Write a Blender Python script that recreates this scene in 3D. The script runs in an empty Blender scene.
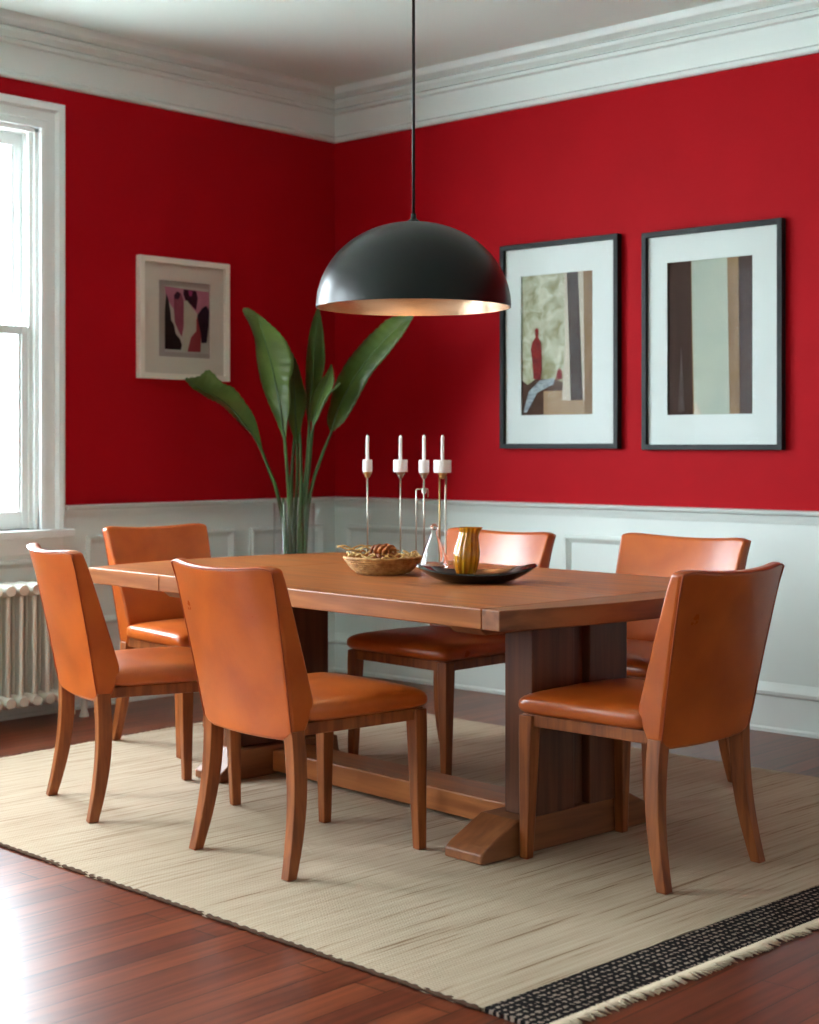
import bpy, bmesh, math, random
from mathutils import Vector, Matrix
sc = bpy.context.scene
COL = sc.collection
PI = math.pi

# ---------------------------------------------------------------- camera, world, lights, exposure
FOC, CX, HZ = 1560.0, 409.5, 447.0           # focal length and horizon of the photograph in pixels
YAW = math.radians(42.68)
CAM = Vector((5.976, -5.889, 1.2))
DV = Vector((-math.sin(YAW), math.cos(YAW), 0)); RV = Vector((math.cos(YAW), math.sin(YAW), 0))
cd = bpy.data.cameras.new('camera'); cam = bpy.data.objects.new('camera', cd); COL.objects.link(cam)
cam.location = CAM; cam.rotation_euler = (PI/2, 0, YAW)
cd.sensor_fit = 'HORIZONTAL'; cd.sensor_width = 36; cd.lens = 36*FOC/819
cd.shift_y = -(512-HZ)/819
cd.dof.use_dof = True; cd.dof.focus_distance = 4.5; cd.dof.aperture_fstop = 5.0
sc.camera = cam

w = bpy.data.worlds.new('sky'); sc.world = w; w.use_nodes = True
bg = w.node_tree.nodes['Background']; bg.inputs[0].default_value = (.81, .925, 1, 1); bg.inputs[1].default_value = 9.0
sc.view_settings.view_transform = 'Standard'; sc.view_settings.look = 'None'
sc.view_settings.exposure = 1.9; sc.view_settings.gamma = 1; sc.view_settings.use_curve_mapping = False
sc.cycles.use_denoising = True
sc.cycles.max_bounces = 10; sc.cycles.diffuse_bounces = 6; sc.cycles.sample_clamp_indirect = 6
sc.cycles.caustics_reflective = False; sc.cycles.caustics_refractive = False

WINS = [(-2.90, -1.87), (-4.85, -3.55), (-6.90, -5.45)]       # sash windows of the left wall, y range
WZ0, WZ1 = .83, 2.63
def portal(loc, rot, sx, sy):
    l = bpy.data.lights.new('window_portal', 'AREA'); l.shape = 'RECTANGLE'; l.size = sx; l.size_y = sy
    l.cycles.is_portal = True
    o = bpy.data.objects.new('window_portal', l); COL.objects.link(o); o.location = loc; o.rotation_euler = rot
for a, b in WINS: portal((-.2, (a+b)/2, (WZ0+WZ1)/2), (0, -PI/2, 0), WZ1-WZ0, b-a)

# ---------------------------------------------------------------- helpers
def P(x, y, D):                                # a point the photograph shows at pixel x, y, at distance D
    return CAM + DV*D + RV*((x-CX)/FOC*D) + Vector((0, 0, -(y-HZ)/FOC*D))
def lin(c): return c/12.92 if c <= .04045 else ((c+.055)/1.055)**2.4
def S(r, g, b): return (lin(r/255), lin(g/255), lin(b/255), 1)

def tag(o, label=None, cat=None, group=None, kind=None):
    if label: o['label'] = label
    if cat: o['category'] = cat
    if group: o['group'] = group
    if kind: o['kind'] = kind
    return o
def empty(name, loc=(0, 0, 0), rz=0):
    o = bpy.data.objects.new(name, None); COL.objects.link(o); o.location = loc; o.rotation_euler = (0, 0, rz)
    o.empty_display_size = .1
    return o
class MB:
    def __init__(s): s.bm = bmesh.new()
    def box(s, x0, x1, y0, y1, z0, z1, mi=0):
        v = [s.bm.verts.new((x, y, z)) for x in (x0, x1) for y in (y0, y1) for z in (z0, z1)]
        for f in ((0,1,3,2),(4,6,7,5),(0,4,5,1),(2,3,7,6),(0,2,6,4),(1,5,7,3)):
            s.bm.faces.new([v[i] for i in f]).material_index = mi
        return s
    def rings(s, rings, closed=True, cap=True, mi=0):
        """connect rings (lists of points) of equal length"""
        V = [[s.bm.verts.new(p) for p in r] for r in rings]; n = len(V[0])
        for a, b in zip(V, V[1:]):
            for i in range(n if closed else n-1):
                j = (i+1) % n
                s.bm.faces.new((a[i], a[j], b[j], b[i])).material_index = mi
        if cap and closed:
            s.bm.faces.new(V[0][::-1]).material_index = mi; s.bm.faces.new(V[-1]).material_index = mi
        return s
    def loop_rings(s, rings, mi=0):
        s.rings(rings+[rings[0]], cap=False, mi=mi); bmesh.ops.remove_doubles(s.bm, verts=s.bm.verts, dist=1e-6); return s
    def lathe(s, prof, seg=48, c=(0, 0, 0), sx=1, sy=1, mi=0, closed=False):
        rs = [[(c[0]+r*sx*math.cos(2*PI*k/seg), c[1]+r*sy*math.sin(2*PI*k/seg), c[2]+z) for k in range(seg)] for r, z in prof]
        s.rings(rs + ([rs[0]] if closed else []), cap=not closed, mi=mi)
        if closed: bmesh.ops.remove_doubles(s.bm, verts=s.bm.verts, dist=1e-6)
        return s
    def tube(s, pts, r, seg=10, mi=0):
        pts = [Vector(p) for p in pts]; n = len(pts); rr = r if isinstance(r, (list, tuple)) else [r]*n
        rings = []; up = None
        for i, p in enumerate(pts):
            t = (pts[min(i+1, n-1)]-pts[max(i-1, 0)]).normalized()
            if up is None: up = Vector((0, 0, 1)) if abs(t.z) < .9 else Vector((1, 0, 0))
            a = t.cross(up).normalized(); b = a.cross(t).normalized(); up = b
            rings.append([p+a*rr[i]*math.cos(2*PI*k/seg)+b*rr[i]*math.sin(2*PI*k/seg) for k in range(seg)])
        return s.rings(rings, mi=mi)
    def prism(s, pts, axis, a, b, mi=0):
        """extrude a 2-D polygon along an axis: pts are the two other coordinates in order"""
        def mk(p, t): return {'x': (t, p[0], p[1]), 'y': (p[0], t, p[1]), 'z': (p[0], p[1], t)}[axis]
        return s.rings([[mk(p, a) for p in pts], [mk(p, b) for p in pts]], mi=mi)
    def sweep(s, prof, path, mi=0):
        """prof: list of (out, z); path: list of (base_xy, out_vec)"""
        return s.rings([[(x+o*vx, y+o*vy, z) for o, z in prof] for (x, y), (vx, vy) in path], mi=mi)
    def build(s, name, mats, parent=None, smooth=None, bevel=0, seg=2, sub=0):
        bmesh.ops.recalc_face_normals(s.bm, faces=s.bm.faces)
        me = bpy.data.meshes.new(name); s.bm.to_mesh(me); s.bm.free()
        for m in (mats if isinstance(mats, (list, tuple)) else [mats]): me.materials.append(m)
        o = bpy.data.objects.new(name, me); COL.objects.link(o); o.parent = parent
        if bevel:
            b = o.modifiers.new('bevel', 'BEVEL'); b.width = bevel; b.segments = seg; b.limit_method = 'ANGLE'; b.angle_limit = math.radians(35)
            b.harden_normals = False
        if sub:
            q = o.modifiers.new('sub', 'SUBSURF'); q.levels = sub; q.render_levels = sub
        if smooth is not None:
            me.polygons.foreach_set('use_smooth', [True]*len(me.polygons))
            if smooth < 180: me.set_sharp_from_angle(angle=math.radians(smooth))
        return o
def copy_tree(o, parent=None):
    c = o.copy(); COL.objects.link(c); c.parent = parent
    for ch in [q for q in bpy.data.objects if q.parent == o]: copy_tree(ch, c)
    return c
def cr(pts, n):
    """Catmull-Rom through tuples"""
    out = []; m = len(pts)
    for i in range(m-1):
        p0, p1, p2, p3 = pts[max(i-1, 0)], pts[i], pts[i+1], pts[min(i+2, m-1)]
        for k in range(n):
            t = k/n
            out.append(tuple(.5*((2*b)+(-a+c)*t+(2*a-5*b+4*c-d)*t*t+(-a+3*b-3*c+d)*t**3) for a, b, c, d in zip(p0, p1, p2, p3)))
    return out+[tuple(pts[-1])]

# ---------------------------------------------------------------- materials
def mat(name, col, rough=.5, metal=0, spec=.5, col2=None, scale=8, stretch=(1, 1, 1), bump=0, bscale=60, bstretch=(1, 1, 1), coat=0, coatr=.1,
        trans=0, ior=1.45, lo=.35, hi=.65, detail=6, dist=0, rvar=0, sheen=0, emit=None, es=0):
    m = bpy.data.materials.new(name); m.use_nodes = True; nt = m.node_tree; N = nt.nodes; L = nt.links
    b = N['Principled BSDF']; b.inputs['Base Color'].default_value = col; b.inputs['Roughness'].default_value = rough
    b.inputs['Metallic'].default_value = metal; b.inputs['Specular IOR Level'].default_value = spec
    b.inputs['Coat Weight'].default_value = coat; b.inputs['Coat Roughness'].default_value = coatr
    b.inputs['Transmission Weight'].default_value = trans; b.inputs['IOR'].default_value = ior
    b.inputs['Sheen Weight'].default_value = sheen
    if emit: b.inputs['Emission Color'].default_value = emit; b.inputs['Emission Strength'].default_value = es
    tc = N.new('ShaderNodeTexCoord')
    if col2:
        mp = N.new('ShaderNodeMapping'); mp.inputs['Scale'].default_value = stretch; L.new(tc.outputs['Object'], mp.inputs[0])
        n = N.new('ShaderNodeTexNoise'); n.inputs['Scale'].default_value = scale; n.inputs['Detail'].default_value = detail; n.inputs['Distortion'].default_value = dist
        L.new(mp.outputs[0], n.inputs['Vector'])
        r = N.new('ShaderNodeValToRGB'); r.color_ramp.elements[0].position = lo; r.color_ramp.elements[1].position = hi
        r.color_ramp.elements[0].color = col2; r.color_ramp.elements[1].color = col
        L.new(n.outputs[0], r.inputs[0]); L.new(r.outputs[0], b.inputs['Base Color'])
        if rvar:
            mr = N.new('ShaderNodeMapRange'); mr.inputs[3].default_value = rough-rvar; mr.inputs[4].default_value = rough+rvar
            L.new(n.outputs[0], mr.inputs[0]); L.new(mr.outputs[0], b.inputs['Roughness'])
    if bump:
        mp2 = N.new('ShaderNodeMapping'); mp2.inputs['Scale'].default_value = bstretch; L.new(tc.outputs['Object'], mp2.inputs[0])
        n2 = N.new('ShaderNodeTexNoise'); n2.inputs['Scale'].default_value = bscale; n2.inputs['Detail'].default_value = 4
        L.new(mp2.outputs[0], n2.inputs['Vector'])
        bp = N.new('ShaderNodeBump'); bp.inputs['Strength'].default_value = bump; bp.inputs['Distance'].default_value = .002
        L.new(n2.outputs[0], bp.inputs['Height']); L.new(bp.outputs[0], b.inputs['Normal'])
    return m
M = {}
M['red'] = mat('red_paint', S(174, 8, 22), .62, spec=.12, col2=S(168, 7, 20), scale=3, bump=.08, bscale=220)
M['white'] = mat('white_paint', S(219, 227, 223), .42, col2=S(216, 224, 220), scale=2)
M['ceiling'] = mat('ceiling_paint', S(214, 228, 221), .8)
M['farwall'] = mat('pale_plaster', S(212, 216, 212), .8)
M['winwhite'] = mat('window_paint', S(228, 232, 230), .35)
M['radiator'] = mat('radiator_enamel', S(222, 220, 208), .35, bump=.1, bscale=90)
M['leather'] = mat('cognac_leather', S(202, 100, 34), .3, col2=S(166, 74, 24), scale=5, lo=.3, hi=.72, detail=12, dist=.25, bump=.12, bscale=170, rvar=.07, spec=.55, coat=.12, coatr=.22)
M['piping'] = mat('cognac_piping', S(158, 66, 24), .45)
M['chairwood'] = mat('chair_walnut', S(158, 88, 42), .36, col2=S(118, 60, 26), scale=5, stretch=(9, 9, .8), detail=7, bump=.06, bscale=60, bstretch=(8, 8, .6), spec=.5)
def woodm(name, c1, c2, st, rough, sc_=4): return mat(name, c1, rough, col2=c2, scale=sc_, stretch=st, detail=9, dist=.35, bump=.07, bscale=30, bstretch=tuple(q*1.5 for q in st), rvar=.05)
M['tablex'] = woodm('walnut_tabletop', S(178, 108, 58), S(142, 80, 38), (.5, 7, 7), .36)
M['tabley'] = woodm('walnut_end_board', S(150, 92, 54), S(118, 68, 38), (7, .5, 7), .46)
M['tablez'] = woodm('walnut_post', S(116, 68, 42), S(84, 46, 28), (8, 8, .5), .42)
M['black'] = mat('satin_black_metal', S(13, 13, 11), .34, metal=.0, spec=.42, coat=0)
M['liner'] = mat('champagne_liner', S(190, 160, 136), .27, metal=.9, col2=S(180, 150, 126), scale=6)
M['rod'] = mat('dark_rod', S(36, 30, 28), .4, metal=.6)
M['frameblack'] = mat('charcoal_frame_wood', S(22, 26, 26), .5, spec=.3)
M['framewhite'] = mat('cream_frame_wood', S(226, 216, 200), .5)
M['mat'] = mat('mat_board', S(212, 220, 217), .9)
M['matcream'] = mat('cream_mat_board', S(205, 194, 178), .9)
M['steel'] = mat('brushed_nickel', S(170, 162, 150), .28, metal=1)
M['brass'] = mat('aged_brass', S(190, 160, 110), .35, metal=1)
M['wax'] = mat('white_wax', S(238, 236, 236), .45, spec=.4)
M['bowl'] = mat('black_glazed_ceramic', S(20, 15, 14), .12, spec=.6, coat=.5, coatr=.05)
M['bowlin'] = mat('dark_glazed_inside', S(60, 34, 24), .1, spec=.7, coat=.8, coatr=.04)
M['amber'] = mat('amber_glass', S(250, 186, 40), .06, trans=.6, ior=1.5, col2=S(190, 104, 10), scale=9, stretch=(6, 6, .7))
M['glass'] = mat('clear_glass', (1, 1, 1, 1), .02, trans=1, ior=1.45)
M['basket'] = mat('straw_coil', S(196, 152, 92), .7, col2=S(150, 104, 54), scale=40, bump=.5, bscale=120)
M['curl'] = mat('dried_curl', S(176, 104, 46), .7, col2=S(120, 60, 22), scale=30)
M['straw'] = mat('pale_straw', S(214, 178, 112), .7, col2=S(176, 134, 72), scale=30)
M['stem'] = mat('green_stem', S(78, 108, 56), .45, col2=S(56, 82, 42), scale=6, stretch=(4, 4, .6))
M['foliage'] = mat('garden_foliage', S(120, 140, 110), .7, col2=S(90, 110, 84), scale=1)
M['bark'] = mat('garden_bark', S(110, 104, 96), .9, col2=S(80, 76, 70), scale=6)
M['ground'] = mat('garden_ground', S(232, 234, 230), .9, col2=S(220, 224, 218), scale=2)

def pane_mat(r0=.04):      # window pane: clear with a weak mirror at grazing angles
    m = bpy.data.materials.new('window_glass'); m.use_nodes = True; nt = m.node_tree; N = nt.nodes; L = nt.links
    N.remove(N['Principled BSDF']); out = N['Material Output']
    t = N.new('ShaderNodeBsdfTransparent'); g = N.new('ShaderNodeBsdfGlossy'); g.inputs['Roughness'].default_value = .01
    lw = N.new('ShaderNodeLayerWeight'); lw.inputs['Blend'].default_value = .5; pw = N.new('ShaderNodeMath'); pw.operation = 'POWER'; pw.inputs[1].default_value = 5
    L.new(lw.outputs['Facing'], pw.inputs[0]); f = N.new('ShaderNodeMapRange'); f.inputs[3].default_value = r0; f.inputs[4].default_value = 1; L.new(pw.outputs[0], f.inputs[0]); mx = N.new('ShaderNodeMixShader')
    L.new(f.outputs[0], mx.inputs[0]); L.new(t.outputs[0], mx.inputs[1]); L.new(g.outputs[0], mx.inputs[2]); L.new(mx.outputs[0], out.inputs[0])
    return m
M['pane'] = pane_mat(); M['thinglass'] = pane_mat(); M['thinglass'].name = 'thin_clear_glass'; M['glazing'] = pane_mat(.001); M['glazing'].name = 'coated_picture_glass'

def floor_mat():
    m = bpy.data.materials.new('cherry_floorboards'); m.use_nodes = True; nt = m.node_tree; N = nt.nodes; L = nt.links
    b = N['Principled BSDF']; tc = N.new('ShaderNodeTexCoord')
    mp = N.new('ShaderNodeMapping'); mp.inputs['Rotation'].default_value = (0, 0, PI/2); L.new(tc.outputs['Object'], mp.inputs[0])
    br = N.new('ShaderNodeTexBrick'); br.inputs['Color1'].default_value = S(130, 66, 40); br.inputs['Color2'].default_value = S(100, 46, 28)
    br.inputs['Mortar'].default_value = S(44, 18, 12); br.inputs['Scale'].default_value = 1; br.inputs['Mortar Size'].default_value = .0022
    br.inputs['Brick Width'].default_value = 1.7; br.inputs['Row Height'].default_value = .095; br.offset = .37; L.new(mp.outputs[0], br.inputs[0])
    mp2 = N.new('ShaderNodeMapping'); mp2.inputs['Scale'].default_value = (16, .8, 1); L.new(tc.outputs['Object'], mp2.inputs[0])
    n = N.new('ShaderNodeTexNoise'); n.inputs['Scale'].default_value = 3; n.inputs['Detail'].default_value = 9; L.new(mp2.outputs[0], n.inputs[0])
    r = N.new('ShaderNodeValToRGB'); r.color_ramp.elements[0].color = (.55, .5, .5, 1); r.color_ramp.elements[1].color = (1.25, 1.2, 1.15, 1)
    r.color_ramp.elements[0].position = .3; r.color_ramp.elements[1].position = .7; L.new(n.outputs[0], r.inputs[0])
    mx = N.new('ShaderNodeMix'); mx.data_type = 'RGBA'; mx.blend_type = 'MULTIPLY'; mx.inputs[0].default_value = 1
    L.new(br.outputs[0], mx.inputs[6]); L.new(r.outputs[0], mx.inputs[7]); L.new(mx.outputs[2], b.inputs['Base Color'])
    b.inputs['Roughness'].default_value = .3; b.inputs['Specular IOR Level'].default_value = .32
    bp = N.new('ShaderNodeBump'); bp.inputs['Strength'].default_value = .12; bp.inputs['Distance'].default_value = .003
    L.new(br.outputs[1], bp.inputs['Height']); bp.invert = True; L.new(bp.outputs[0], b.inputs['Normal'])
    return m
M['floor'] = floor_mat()

def rug_mat(name, c1, c2, line, dark=False):
    m = bpy.data.materials.new(name); m.use_nodes = True; nt = m.node_tree; N = nt.nodes; L = nt.links
    b = N['Principled BSDF']; b.inputs['Roughness'].default_value = .95; b.inputs['Specular IOR Level'].default_value = .1
    tc = N.new('ShaderNodeTexCoord')
    wv = N.new('ShaderNodeTexWave'); wv.wave_type = 'BANDS'; wv.bands_direction = 'X'; wv.inputs['Scale'].default_value = 16 if dark else 26
    wv.inputs['Distortion'].default_value = 2.2 if dark else .6; wv.inputs['Detail'].default_value = 2; wv.inputs['Detail Scale'].default_value = 4; L.new(tc.outputs['Object'], wv.inputs[0])
    wy = N.new('ShaderNodeTexWave'); wy.wave_type = 'BANDS'; wy.bands_direction = 'Y'; wy.inputs['Scale'].default_value = 15 if dark else 34
    wy.inputs['Distortion'].default_value = 5 if dark else 2.5; wy.inputs['Detail Scale'].default_value = 5; L.new(tc.outputs['Object'], wy.inputs[0])
    mu = N.new('ShaderNodeMath'); mu.operation = 'MULTIPLY'; L.new(wv.outputs[1], mu.inputs[0]); L.new(wy.outputs[1], mu.inputs[1])
    mp = N.new('ShaderNodeMapping'); mp.inputs['Scale'].default_value = (42, 1.0, 1); L.new(tc.outputs['Object'], mp.inputs[0])
    n = N.new('ShaderNodeTexNoise'); n.inputs['Scale'].default_value = 1.6; n.inputs['Detail'].default_value = 8; n.inputs['Roughness'].default_value = .65; L.new(mp.outputs[0], n.inputs[0])
    r = N.new('ShaderNodeValToRGB'); e = r.color_ramp.elements
    e[0].position = .36; e[0].color = line; e[1].position = .60; e[1].color = c1
    k = r.color_ramp.elements.new(.42); k.color = c2
    if dark:
        e[0].position = .2; k.position = .42; L.new(mu.outputs[0], r.inputs[0])
    else: L.new(n.outputs[0], r.inputs[0])
    L.new(r.outputs[0], b.inputs['Base Color'])
    ad = N.new('ShaderNodeMath'); ad.operation = 'ADD'; L.new(mu.outputs[0], ad.inputs[0]); L.new(n.outputs[0], ad.inputs[1])
    bp = N.new('ShaderNodeBump'); bp.inputs['Strength'].default_value = .4; bp.inputs['Distance'].default_value = .004
    L.new(ad.outputs[0], bp.inputs['Height']); L.new(bp.outputs[0], b.inputs['Normal'])
    return m
M['rug'] = rug_mat('jute_weave', S(192, 173, 150), S(179, 158, 134), S(142, 116, 92))
M['rugdark'] = rug_mat('charcoal_weave', S(150, 132, 118), S(44, 36, 34), S(24, 20, 20), True)
M['rugedge'] = mat('brown_rug_binding', S(84, 56, 38), .95, bump=.5, bscale=150)
M['fringe'] = mat('cream_fringe', S(206, 186, 160), .95)

def leaf_mat():
    m = mat('glossy_green_leaf', S(92, 112, 50), .36, col2=S(62, 84, 38), scale=5, stretch=(1, 1, 2), spec=.5)
    nt = m.node_tree; N = nt.nodes; L = nt.links; b = N['Principled BSDF']; out = N['Material Output']
    t = N.new('ShaderNodeBsdfTranslucent'); t.inputs[0].default_value = S(110, 150, 50); mx = N.new('ShaderNodeMixShader'); mx.inputs[0].default_value = .22
    L.new(b.outputs[0], mx.inputs[1]); L.new(t.outputs[0], mx.inputs[2]); L.new(mx.outputs[0], out.inputs[0])
    return m
M['leaf'] = leaf_mat()

# ---------------------------------------------------------------- the room
X1, Y1, CZ = 7.4, -7.4, 3.09
RAIL = .935
o = MB().box(-.22, X1+.2, Y1-.2, .2, -.1, 0).build('floor', M['floor']); tag(o, kind='structure')
o = MB().box(-.22, X1+.2, Y1-.2, .2, CZ, CZ+.15).build('ceiling', M['ceiling']); tag(o, kind='structure')
o = MB().box(-.22, X1+.2, 0, .2, 0, CZ).build('wall_back', M['red']); tag(o, kind='structure')
o = MB().box(X1, X1+.2, Y1, 0, 0, CZ).build('wall_right', M['farwall']); tag(o, kind='structure')
o = MB().box(-.22, X1, Y1-.2, Y1, 0, CZ).build('wall_front', M['farwall']); tag(o, kind='structure')
m = MB(); ys = [Y1]
m.box(-.22, 0, Y1, 0, 0, WZ0); m.box(-.22, 0, Y1, 0, WZ1, CZ)
prev = 0
for a, b in WINS: m.box(-.22, 0, b, prev, WZ0, WZ1); prev = a
m.box(-.22, 0, Y1, prev, WZ0, WZ1)
o = m.build('wall_left', M['red']); tag(o, kind='structure')

# wainscot: boards on the wall, panel mouldings, chair rail, baseboard
T = .012
tn = [0]
def trim(mb, smooth=None, bevel=0, name=None):
    tn[0] += 1
    o = mb.build(name or 'trim_%d' % tn[0], M['white'], smooth=smooth, bevel=bevel); tag(o, kind='structure'); return o
trim(MB().box(0, X1, -T, 0, 0, RAIL-.02))                                  # back wall boarding
m = MB(); m.box(0, T, Y1, -T, 0, WZ0-.03)
prev = -T
for a, b in WINS: m.box(0, T, b+.0, prev, WZ0-.03, RAIL-.02); prev = a
m.box(0, T, Y1, prev, WZ0-.03, RAIL-.02)
trim(m)
CAP = [(0, RAIL-.06), (.020, RAIL-.058), (.022, RAIL-.046), (.027, RAIL-.040), (.030, RAIL-.024), (.050, RAIL-.016), (.056, RAIL-.004), (.050, RAIL), (0, RAIL)]
trim(MB().sweep(CAP, [((0, 0), (1, -1)), ((X1, 0), (0, -1))]), smooth=40)
m = MB().sweep(CAP, [((0, 0), (1, -1)), ((0, WINS[0][1]+.125), (1, 0))])
for (a, b), (c, d) in zip(WINS, WINS[1:]): m.sweep(CAP, [((0, a-.125), (1, 0)), ((0, d+.125), (1, 0))])
trim(m, smooth=40)
BASE = [(0, 0), (.034, 0), (.034, .014), (.026, .022), (.024, .15), (.034, .158), (.036, .172), (.028, .184), (.02, .196), (.016, .206), (0, .208)]
trim(MB().sweep(BASE, [((0, 0), (1, -1)), ((X1, 0), (0, -1))]), smooth=40, name='baseboard_back')
trim(MB().sweep(BASE, [((0, 0), (1, -1)), ((0, Y1), (1, 0))]), smooth=40, name='baseboard_left')
CR = [(0, 2.83), (.014, 2.83), (.023, 2.838), (.025, 2.852), (.011, 2.864), (.014, 2.874), (.024, 2.94), (.030, 2.972), (.054, 2.976), (.060, 2.990), (.047, 3.000), (.060, 3.008), (.084, 3.018),
      (.090, 3.032), (.076, 3.042), (.096, 3.050), (.118, 3.058), (.128, 3.072), (.130, CZ), (0, CZ)]
trim(MB().sweep(CR, [((0, 0), (1, -1)), ((X1, 0), (0, -1))]), smooth=30)
trim(MB().sweep(CR, [((0, 0), (1, -1)), ((0, Y1), (1, 0))]), smooth=30)
PM = [(0, T), (.002, T+.014), (.010, T+.020), (.018, T+.018), (.026, T+.008), (.034, T+.004), (.036, T)]
def panel(wall, a0, a1, z0, z1):
    """picture-frame moulding on the boarding; mitred corners"""
    m = MB(); loop = []
    for (sa, sz) in ((0, 0), (1, 0), (1, 1), (0, 1)):
        ring = []
        for ins, out in PM:
            a = (a0+ins) if sa == 0 else (a1-ins); z = (z0+ins) if sz == 0 else (z1-ins)
            ring.append((a, -out, z) if wall == 'back' else (out, a, z))
        loop.append(ring)
    m.loop_rings(loop); trim(m, smooth=30)
for a0, a1 in ((.10, 1.42), (1.55, 2.445), (3.05, 4.35), (4.48, 5.8), (5.93, 7.25)): panel('back', a0, a1, .38, .79)
for a0, a1 in ((-.62, -.10), (-1.62, -.725)): panel('left', a0, a1, .38, .79)
for a, b in WINS: panel('left', a-.02, b+.02, .33, .70)


# windows: casing, jambs, sill, two sashes with panes
def window(n, y0, y1):
    root = empty('window_%d' % n, (0, (y0+y1)/2, 0)); root['kind'] = 'structure'; h = (y1-y0)/2; W = M['winwhite']
    prof = [(0, 0), (0, .026), (.008, .03), (.03, .03), (.034, .022), (.075, .022), (.08, .03), (.085, .042), (.105, .046), (.118, .04), (.122, 0)]  # (away from opening, out)
    m = MB(); rings = []
    for sy, z, up in ((-1, WZ0, 0), (-1, WZ1, 1), (1, WZ1, 1), (1, WZ0, 0)):
        rings.append([(T*0+d, sy*(h+a), z+(a if up else 0)) for a, d in prof])
    m.rings(rings); m.build('casing', W, root, smooth=35)
    m = MB()
    for s in (-1, 1):
        m.box(-.22, .004, min(s*h, s*(h-.02)), max(s*h, s*(h-.02)), WZ0, WZ1)
        m.box(-.075, -.055, min(s*(h-.02), s*(h-.035)), max(s*(h-.02), s*(h-.035)), WZ0, WZ1)
        m.box(-.03, -.012, min(s*(h-.02), s*(h-.04)), max(s*(h-.02), s*(h-.04)), WZ0, WZ1)
    m.box(-.22, .004, -h, h, WZ1-.02, WZ1); m.build('jamb', W, root, bevel=.002)
    m = MB().box(-.22, .075, -h-.15, h+.15, WZ0-.035, WZ0); m.box(0, .03, -h-.12, h+.12, WZ0-.11, WZ0-.035)
    m.build('sill', W, root, bevel=.006)
    zm = 1.72
    def sash(x, z0, z1, name, tb):
        m = MB(); a = h-.022; sw = .05
        m.box(x, x+.036, -a, -a+sw, z0, z1); m.box(x, x+.036, a-sw, a, z0, z1)
        m.box(x, x+.036, -a+sw, a-sw, z0, z0+tb[0]); m.box(x, x+.036, -a+sw, a-sw, z1-tb[1], z1)
        m.box(x+.008, x+.028, -a+sw, -a+sw+.012, z0+tb[0], z1-tb[1]); m.box(x+.008, x+.028, a-sw-.012, a-sw, z0+tb[0], z1-tb[1])
        s = m.build(name, W, root, bevel=.003)
        MB().box(x+.016, x+.02, -a+sw, a-sw, z0+tb[0], z1-tb[1]).build('pane', M['pane'], s)
    sash(-.055, WZ0+.002, zm+.02, 'lower_sash', (.08, .038)); sash(-.112, zm-.018, WZ1-.022, 'upper_sash', (.038, .055))
for i, (a, b) in enumerate(WINS): window(i+1, a, b)

# ---------------------------------------------------------------- outdoors seen through the sashes
o = MB().box(-40, -.22, -30, 30, -.6, -.5).build('ground', M['ground']); tag(o, kind='structure')
random.seed(4)
def garden_tree(x, y, hgt, lab):
    root = empty('garden_tree', (x, y, -.5)); tag(root, lab, 'tree', 'garden trees outside the window')
    MB().tube([(0, 0, 0), (.05, .1, hgt*.3), (-.05, .05, hgt*.55), (0, 0, hgt*.8)], [.16, .12, .09, .03], 8).build('trunk', M['bark'], root, smooth=180)
    m = MB()
    for k in range(1500):
        u = random.gauss(0, 1); v = random.gauss(0, 1); t = random.gauss(0, 1); L = (u*u+v*v+t*t)**.5; r = random.random()**.4
        c = Vector((u/L*r*hgt*.36, v/L*r*hgt*.36, hgt*.62+t/L*r*hgt*.36)); a = Vector((random.uniform(-1, 1), random.uniform(-1, 1), random.uniform(-.6, .6))).normalized()*.09
        b = a.cross(Vector((random.uniform(-1, 1), random.uniform(-1, 1), 1))).normalized()*.05
        m.bm.faces.new([m.bm.verts.new(c+q) for q in (-a, b, a, -b)])
    f = m.build('foliage', M['foliage'], root); f['kind'] = 'stuff'
garden_tree(-9.0, 3.2, 4.2, 'pale leafy garden tree outside, seen blurred through the sash window')
garden_tree(-11.0, 6.2, 4.8, 'second pale tree further off beyond the window glass')
garden_tree(-8.0, -7.0, 4.5, 'leafy garden tree outside the windows beyond the left edge of the photo')

# ---------------------------------------------------------------- radiator
def radiator(y0, y1):
    root = empty('radiator', (.15, (y0+y1)/2, 0)); tag(root, 'cream cast-iron column radiator standing under the window', 'radiator')
    n = int(round((y1-y0)/.066)); h = (y1-y0)/2
    for k in range(n):
        y = -h+.033+k*.066; m = MB()
        for x in (-.055, 0, .055): m.tube([(x, y, .13), (x, y, .56)], .0115, 10)
        m.box(-.05, .05, y-.003, y+.003, .12, .58)
        for z, s in ((.105, 1), (.585, -1)):   # rounded heads joining the columns
            prof = [(.024, -.082), (.03, -.06), (.031, 0), (.03, .06), (.024, .082)]
            rings = [[(xx, y+r*1.02*math.cos(2*PI*j/12), z+r*.95*math.sin(2*PI*j/12)) for j in range(12)] for r, xx in prof]
            m.rings(rings)
        first = m.build('radiator_section', M['radiator'], root, smooth=50)
    for s in (-1, 1):
        for x in (-.05, .05): MB().lathe([(.016, .08), (.014, .03), (.02, .012), (.022, 0)][::-1], 14, (x, s*(h-.033), 0)).build('foot', M['radiator'], root, smooth=50)
    MB().tube([(0, h, .11), (0, h+.06, .11), (0, h+.085, .1), (0, h+.09, .07), (0, h+.09, 0)], .014, 12).lathe([(.028, 0), (.028, .008), (.016, .012)], 20, (0, h+.09, 0)).build('supply_pipe', M['radiator'], root, smooth=60)
    MB().lathe([(.018, 0), (.024, .01), (.024, .05), (.02, .06)], 16, (0, h+.088, .11)).build('valve', M['radiator'], root, smooth=50)
radiator(-3.05, -1.73)

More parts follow.
